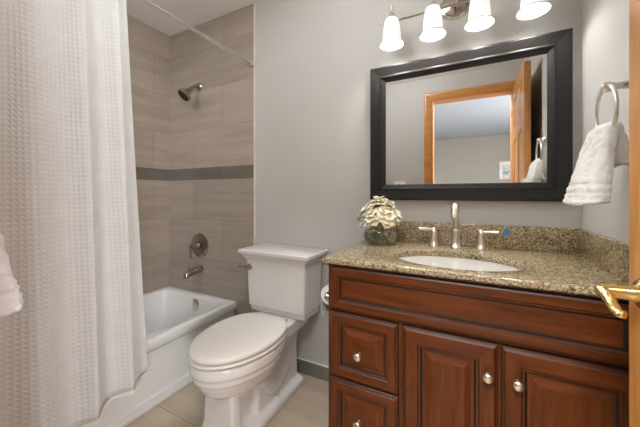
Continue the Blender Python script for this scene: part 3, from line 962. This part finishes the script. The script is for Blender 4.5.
for i, (dx, dy, dz, sz, pmi, lab) in enumerate(heads):
    dx, dy, dz, sz = dx * 1.12, dy * 1.12, (dz * 1.02 if dz > 0.09 else dz - 0.012), sz * 1.24
    hp = Vector((vx + dx, vy + dy, vz + 0.100 + dz))
    ax = (Vector((dx * 1.15, dy * 1.15, 0.055 + dz * 0.25))).normalized()
    base = hp - ax * sz * 0.5
    fo = thing('cut_flower', lab, 'flower', base, 'cream flowers in the glass vase')
    bm = bmesh.new()
    for ring, (cnt, tilt, cup, ls) in enumerate(((5, 1.35, 0.30, 1.05), (5, 0.95, 0.45, 0.92), (3, 0.50, 0.45, 0.7))):
        for q in range(cnt):
            petal_mesh(bm, base + ax * (0.10 * sz * ring), ax, 2 * PI * q / cnt + 0.5 * ring + i + rng.uniform(-0.15, 0.15), tilt + rng.uniform(-0.12, 0.12), sz * ls, sz * 1.15 * ls, cup)
    solidify(link('blossom', bm, M['petal2' if pmi else 'petal'], fo, 180, recalc=False), 0.0008)
    bm = bmesh.new()
    lathe(bm, [(0.0, 0.0), (0.16 * sz, 0.05 * sz), (0.16 * sz, 0.35 * sz), (0.08 * sz, 0.5 * sz), (0, 0.52 * sz)], base, ax, 10, cap0=False, cap1=False)
    link('pistil', bm, M['pistil'], fo, 60)
    bm = bmesh.new()
    mx_ = Vector((dx, dy, 0)) * 0.42
    tube(bm, [base, base - ax * 0.02, mouth + mx_ - Vector((0, 0, 0.012)), Vector((vx, vy, vz + 0.045)) - mx_ * 0.3, Vector((vx, vy, vz + 0.0125)) - mx_ * 0.9], 0.0018, 8, 4)
    link('stem', bm, M['stem'], fo, 60)
    leafs = {0: [(0.3, 1.0, 0.045)], 3: [(3.4, 1.7, 0.055), (4.1, 1.9, 0.045)], 4: [(4.6, 1.9, 0.05)], 5: [(1.8, 1.2, 0.045), (0.1, 1.5, 0.05)], 6: [(0.4, 1.9, 0.055), (5.4, 2.0, 0.05)], 1: [(5.0, 1.6, 0.045)], 11: [(3.9, 1.8, 0.04)]}.get(i, [])
    for yaw, tilt, ln in leafs:
        bm = bmesh.new()
        petal_mesh(bm, base + ax * 0.004, Vector((0, 0, 1)), yaw, tilt, ln, ln * 0.55, 0.3)
        solidify(link('leaf', bm, M['leaf'], fo, 180, recalc=False), 0.0008)

# ------------------------------------------------------------------ mirror
mir = thing('framed_mirror', 'wide mirror in an espresso wood frame above the vanity', 'mirror', (-0.062, YB, 1.095))
FX0, FX1, FZ0, FZ1 = -0.496, 0.371, 1.093, 1.813
bm = bmesh.new()
pl = lambda x, z, h: Vector((x, YB - 0.0005 - h, z))
rect_profile(bm, FX0, FX1, FZ0, FZ1, [(0, 0), (0, 0.024), (0.003, 0.029), (0.010, 0.031), (0.050, 0.025), (0.056, 0.027), (0.061, 0.027), (0.064, 0.020), (0.079, 0.014), (0.083, 0.012), (0.083, 0.004)], pl, close=False, back=False)
link('frame', bm, M['espresso'], mir)
bm = bmesh.new()
rect_profile(bm, FX0 + 0.07, FX1 - 0.07, FZ0 + 0.07, FZ1 - 0.07, [(0, 0.001), (0, 0.0095), (0.030, 0.0108)], pl)
link('glass', bm, M['mirror'], mir)

# ------------------------------------------------------------------ vanity light
vl_ = thing('vanity_light', 'nickel four-shade vanity light bar above the mirror', 'wall light', (-0.066, YB, 2.0))
LX = [-0.352, -0.161, 0.030, 0.221]
LY, BARY, BARZ = 1.442, 1.472, 1.998
bm = bmesh.new()
lathe(bm, [(0.062, 0), (0.062, 0.006), (0.055, 0.012), (0.048, 0.013), (0.046, 0.018), (0.020, 0.024), (0.016, 0.030)], (-0.072, YB - 0.0005, 2.045), (0, -1, 0), 40, sx=1.18)
link('backplate', bm, M['nickel_dk'], vl_, 40)
bm = bmesh.new()
tube(bm, [(-0.072, YB - 0.02, 2.030), (-0.072, YB - 0.06, 2.022), (-0.072, BARY + 0.004, BARZ + 0.002)], 0.007, 12)
link('arm', bm, M['nickel_dk'], vl_, 60)
bm = bmesh.new()
tube(bm, [(-0.405, BARY, BARZ), (0.274, BARY, BARZ)], 0.0065, 14)
for x, d in ((-0.405, -1), (0.274, 1)):
    lathe(bm, [(0.0065, -0.004), (0.010, 0), (0.010, 0.006), (0.005, 0.010), (0.007, 0.015), (0.003, 0.02)], (x, BARY, BARZ), (d, 0, 0), 14)
link('bar', bm, M['nickel'], vl_, 50)
for x in LX:
    bm = bmesh.new()
    lathe(bm, [(0.030, -0.012), (0.031, -0.004), (0.026, 0.004), (0.016, 0.014), (0.011, 0.022), (0.008, 0.030), (0.010, 0.034), (0.006, 0.042), (0.0045, 0.055), (0.006, 0.060), (0.002, 0.068)], (x, LY, 1.995), (0, 0, 1), 24)
    tube(bm, [(x, BARY, BARZ), (x, LY, 1.998)], 0.006, 10)
    link('shade_holder', bm, M['nickel'], vl_, 45)
    bm = bmesh.new()
    pr = [(0.029, 0.128), (0.033, 0.120), (0.0385, 0.095), (0.042, 0.06), (0.0435, 0.035), (0.045, 0.022), (0.050, 0.012), (0.056, 0.003), (0.0575, 0.0)]
    lathe(bm, pr + [(r_ - 0.0025, z_) for r_, z_ in pr[::-1]], (x, LY, 1.866), (0, 0, 1), 36, cap0=False, cap1=False)
    gs = link('glass_shade', bm, M['shade'], vl_, 60)
    bm = bmesh.new()
    lathe(bm, [(0.0545, 0.0045), (0.0575, 0.0045), (0.0590, 0.0015), (0.0585, -0.0015), (0.0560, -0.0020), (0.0545, 0.0005), (0.0545, 0.0045)], (x, LY, 1.866), (0, 0, 1), 36, cap0=False, cap1=False)
    link('rim', bm, M['lip'], gs, 60)
    bm = bmesh.new()
    lathe(bm, [(0.0, 0.062), (0.008, 0.064), (0.016, 0.073), (0.018, 0.083), (0.015, 0.094), (0.012, 0.102), (0.012, 0.118)], (x, LY, 1.866), (0, 0, 1), 18, cap0=False)
    link('bulb', bm, M['bulb'], vl_, 60)
    l = bpy.data.lights.new('vanity_bulb_light', 'POINT')
    l.energy = BULB_W; l.color = (1.0, 0.98, 0.95); l.shadow_soft_size = 0.012
    lo = bpy.data.objects.new('vanity_bulb_light', l)
    C.objects.link(lo); lo.location = (x, LY, 1.903)

# ------------------------------------------------------------------ towel rings and towels
def lobe(bm, top, bot, a0, a1, b0, b1, axis, seed, n=56, m=34, folds=4, bulge=0.0):
    """hanging gathered cloth: long half-size a along 'axis' (0 X / 1 Y), short half-size b across"""
    r_ = random.Random(seed)
    ph = [r_.uniform(0, 6.28) for _ in range(4)]
    loops = []
    for i in range(m + 1):
        t = i / m
        e = t ** 0.75
        c = Vector(top).lerp(Vector(bot), t)
        a = a0 + (a1 - a0) * e; b_ = b0 + (b1 - b0) * e + bulge * math.sin(PI * t)
        if t < 0.06: a *= 0.6 + 0.4 * t / 0.06; b_ *= 0.5 + 0.5 * t / 0.06
        lp = []
        for j in range(n):
            q = 2 * PI * j / n
            k = 1 + 0.10 * math.sin(folds * q + ph[0] + 1.5 * t) * (0.4 + 0.6 * t) + 0.05 * math.sin((folds + 3) * q + ph[1])
            # superellipse for flat cloth
            cx_ = math.copysign(abs(math.cos(q)) ** 0.7, math.cos(q)); sx_ = math.copysign(abs(math.sin(q)) ** 0.8, math.sin(q))
            u, v_ = a * cx_ * (0.5 + 0.5 * k), b_ * sx_ * k
            dz = 0.006 * math.sin(2 * q + ph[2]) * t
            lp.append(c + (Vector((u, v_, dz)) if axis == 0 else Vector((v_, u, dz))))
        loops.append(lp)
    loft(bm, loops)

def rumple(o, amp, seed):
    off = Vector((seed, seed * 2, 0))
    for v in o.data.vertices:
        p = v.co + off
        d = 0.6 * noise.noise(Vector((p.x * 30, p.y * 30, p.z * 16))) + 0.4 * noise.noise(p * 75)
        v.co += v.normal * (amp * d)

def towel_bands(o, zs, half, out=0.0012):
    """raise woven bands on the finished towel"""
    me = o.data
    org = Vector(o.get('_org', (0, 0, 0)))
    for v in me.vertices:
        z = v.co.z + org.z
        for zc in zs:
            d = abs(z - zc)
            if d < half:
                v.co += v.normal * (-out if d < half * 0.8 else out)

ring1 = thing('towel_ring', 'nickel towel ring on the right wall beside the mirror', 'towel ring', (XR, 1.10, 1.42))
RXc = 0.336
bm = bmesh.new()
lathe(bm, [(0.028, 0), (0.027, 0.006), (0.018, 0.012), (0.012, 0.018), (0.010, 0.045), (0.013, 0.058), (0.015, 0.066), (0.012, 0.078), (0.004, 0.081)], (XR - 0.0005, 1.10, 1.427), (-1, 0, 0), 24)
link('post', bm, M['nickel'], ring1, 45)
bm = bmesh.new()
ring_torus(bm, (RXc, 1.10, 1.358), (1, 0, 0), 0.070, 0.0048)
link('ring', bm, M['nickel'], ring1, 60)
bm = bmesh.new()
lobe(bm, (0.333, 1.098, 1.322), (0.288, 1.100, 1.098), 0.050, 0.100, 0.022, 0.040, 1, 3)
lobe(bm, (0.340, 1.108, 1.322), (0.372, 1.120, 1.205), 0.048, 0.072, 0.018, 0.022, 1, 5)
o = link('hand_towel', bm, M['towel'])
remeshed(o, 0.0035, 2)
rumple(o, 0.008, 3)
towel_bands(o, (1.150, 1.128), 0.007, 0.0016)
towel_bands(o, (1.103,), 0.006, -0.0015)
tag(o, 'white hand towel hanging from the nickel ring beside the mirror', 'towel')

LXc, LYc = -0.65, 0.125
ring2 = thing('towel_ring', 'nickel towel ring on the front wall left of the doorway', 'towel ring', (LXc, YF, 1.23))
bm = bmesh.new()
lathe(bm, [(0.028, 0), (0.027, 0.006), (0.018, 0.012), (0.012, 0.018), (0.010, 0.045), (0.013, 0.066), (0.015, 0.074), (0.012, 0.084), (0.004, 0.087)], (LXc, YF + 0.0005, 1.222), (0, 1, 0), 24)
link('post', bm, M['nickel'], ring2, 45)
bm = bmesh.new(); ring_torus(bm, (LXc, LYc, 1.158), (0, 1, 0), 0.064, 0.0055)
link('ring', bm, M['nickel'], ring2, 60)
bm = bmesh.new()
lobe(bm, (LXc, LYc, 1.135), (LXc, LYc + 0.021, 0.955), 0.048, 0.086, 0.018, 0.034, 0, 11)
lobe(bm, (LXc, LYc - 0.005, 1.135), (LXc + 0.01, LYc - 0.030, 0.72), 0.048, 0.082, 0.016, 0.022, 0, 13)
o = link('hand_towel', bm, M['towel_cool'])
remeshed(o, 0.004, 2)
rumple(o, 0.007, 8)
towel_bands(o, (1.005, 0.985), 0.007, 0.0016)
tag(o, 'white hand towel at the left edge, in front of the shower curtain', 'towel')

# ------------------------------------------------------------------ toilet paper on the vanity side
tp = thing('toilet_paper_holder', 'chrome toilet paper holder on the left side of the vanity', 'paper holder', (VX0, 1.18, 0.685))
bm = bmesh.new()
lathe(bm, [(0.022, 0), (0.022, 0.006), (0.010, 0.012), (0.009, 0.042), (0.012, 0.047), (0.012, 0.058), (0.004, 0.062)], (VX0 - 0.0003, 1.242, 0.685), (-1, 0, 0), 20)
link('post', bm, M['chrome'], tp, 45)
bm = bmesh.new()
lathe(bm, [(0.022, 0), (0.022, 0.006), (0.010, 0.012), (0.009, 0.042), (0.012, 0.047), (0.012, 0.058), (0.004, 0.062)], (VX0 - 0.0003, 1.118, 0.685), (-1, 0, 0), 20)
link('post', bm, M['chrome'], tp, 45)
bm = bmesh.new(); tube(bm, [(VX0 - 0.045, 1.12, 0.685), (VX0 - 0.045, 1.24, 0.685)], 0.007, 12)
link('bar', bm, M['chrome'], tp, 60)
tr = thing('toilet_paper_roll', 'white toilet paper roll hanging beside the vanity', 'toilet paper', (VX0 - 0.045, 1.18, 0.685))
bm = bmesh.new()
lathe(bm, [(0.018, 0), (0.041, 0), (0.042, 0.002), (0.042, 0.098), (0.041, 0.1), (0.018, 0.1), (0.018, 0.0)], (VX0 - 0.045, 1.13, 0.685), (0, 1, 0), 36, cap0=False, cap1=False)
link('roll', bm, M['paper'], tr, 40)
bm = bmesh.new()
sh_ = [(VX0 - 0.045 - 0.0425 * math.cos(R(a)), 0.685 + 0.0425 * math.sin(R(a))) for a in (60, 40, 20, 0)] + [(VX0 - 0.087, 0.655), (VX0 - 0.086, 0.62), (VX0 - 0.082, 0.592)]
loft(bm, [[Vector((x, 1.131, z)), Vector((x, 1.229, z)), Vector((x - 0.0006, 1.229, z + 0.0002)), Vector((x - 0.0006, 1.131, z + 0.0002))] for x, z in sh_])
link('loose_sheet', bm, M['paper'], tr, 40)

# ------------------------------------------------------------------ bathroom door, open against the right wall
H0, H1 = Vector((0.320, 0.058, 0)), Vector((0.3000, 0.860, 0))
dv = (H1 - H0); DW = dv.length
ex = dv.normalized()
ey = Vector((ex.y, -ex.x, 0))      # towards the right wall
DT, DZ0, DZ1 = 0.035, 0.012, 2.03
def dpt(u, t, z): return H0 + ex * u + ey * t + Vector((0, 0, z))
def dbox(bm, u0, u1, z0, z1, t0=0, t1=DT):
    loft(bm, [[dpt(u0, t0, z), dpt(u1, t0, z), dpt(u1, t1, z), dpt(u0, t1, z)] for z in (z0, z1)])
bm = bmesh.new()
st, mu = 0.105, 0.09
rails = [(DZ0, 0.24), (0.80, 1.00), (1.58, 1.69), (1.92, DZ1)]
dbox(bm, 0, st, DZ0, DZ1); dbox(bm, DW - st, DW, DZ0, DZ1)
for z0_, z1_ in rails: dbox(bm, st, DW - st, z0_, z1_)
um = DW / 2
for (a_, b_), (c_, d_) in zip(rails[:-1], rails[1:]): dbox(bm, um - mu / 2, um + mu / 2, b_, c_)
for (a_, b_), (c_, d_) in zip(rails[:-1], rails[1:]):
    for u0, u1 in ((st, um - mu / 2), (um + mu / 2, DW - st)):
        for side in (0, 1):
            pp = (lambda x, z, h: dpt(x, DT / 2 - h, z)) if side == 0 else (lambda x, z, h: dpt(x, DT / 2 + h, z))
            rect_profile(bm, u0, u1, b_, c_, [(0, DT / 2 - 0.001), (0.010, DT / 2 - 0.010), (0.020, DT / 2 - 0.011), (0.045, DT / 2 - 0.004)], pp, back=False)
door = struct(link('door_1', bm, M['oak']))
# lever set on the bathroom face
LU, LZ = DW - 0.062, 0.928
bm = bmesh.new()
lathe(bm, [(0.031, 0), (0.031, 0.004), (0.026, 0.010), (0.016, 0.014), (0.013, 0.018)], dpt(LU, -0.0002, LZ), -ey, 32)
link('rosette', bm, M['brass'], door, 45)
bm = bmesh.new()
lathe(bm, [(0.017, 0.012), (0.017, 0.018), (0.0155, 0.022), (0.0135, 0.056), (0.0125, 0.068)], dpt(LU, 0, LZ), -ey, 24)
e0 = dpt(LU, -0.064, LZ)
tube(bm, [e0 + ex * 0.012 + Vector((0, 0, -0.002)), e0 + Vector((0, 0, 0.001)), e0 - ex * 0.02 + Vector((0, 0, -0.004)), e0 - ex * 0.05 + ey * -0.002 + Vector((0, 0, -0.013)), e0 - ex * 0.078 - ey * 0.004 + Vector((0, 0, -0.019)), e0 - ex * 0.086 + ey * 0.003 + Vector((0, 0, -0.019))],
     [0.009, 0.0125, 0.012, 0.0095, 0.0095, 0.009], 16, flat=0.8)
link('lever_handle', bm, M['brass'], door, 50)
for z in (0.25, 1.05, 1.85):
    bm = bmesh.new()
    lathe(bm, [(0.006, -0.045), (0.006, 0.045)], dpt(-0.003, -0.004, z), (0, 0, 1), 12)
    link('hinge', bm, M['brass'], door, 45)
for o in list(bpy.data.objects):
    if '_org' in o: del o['_org']
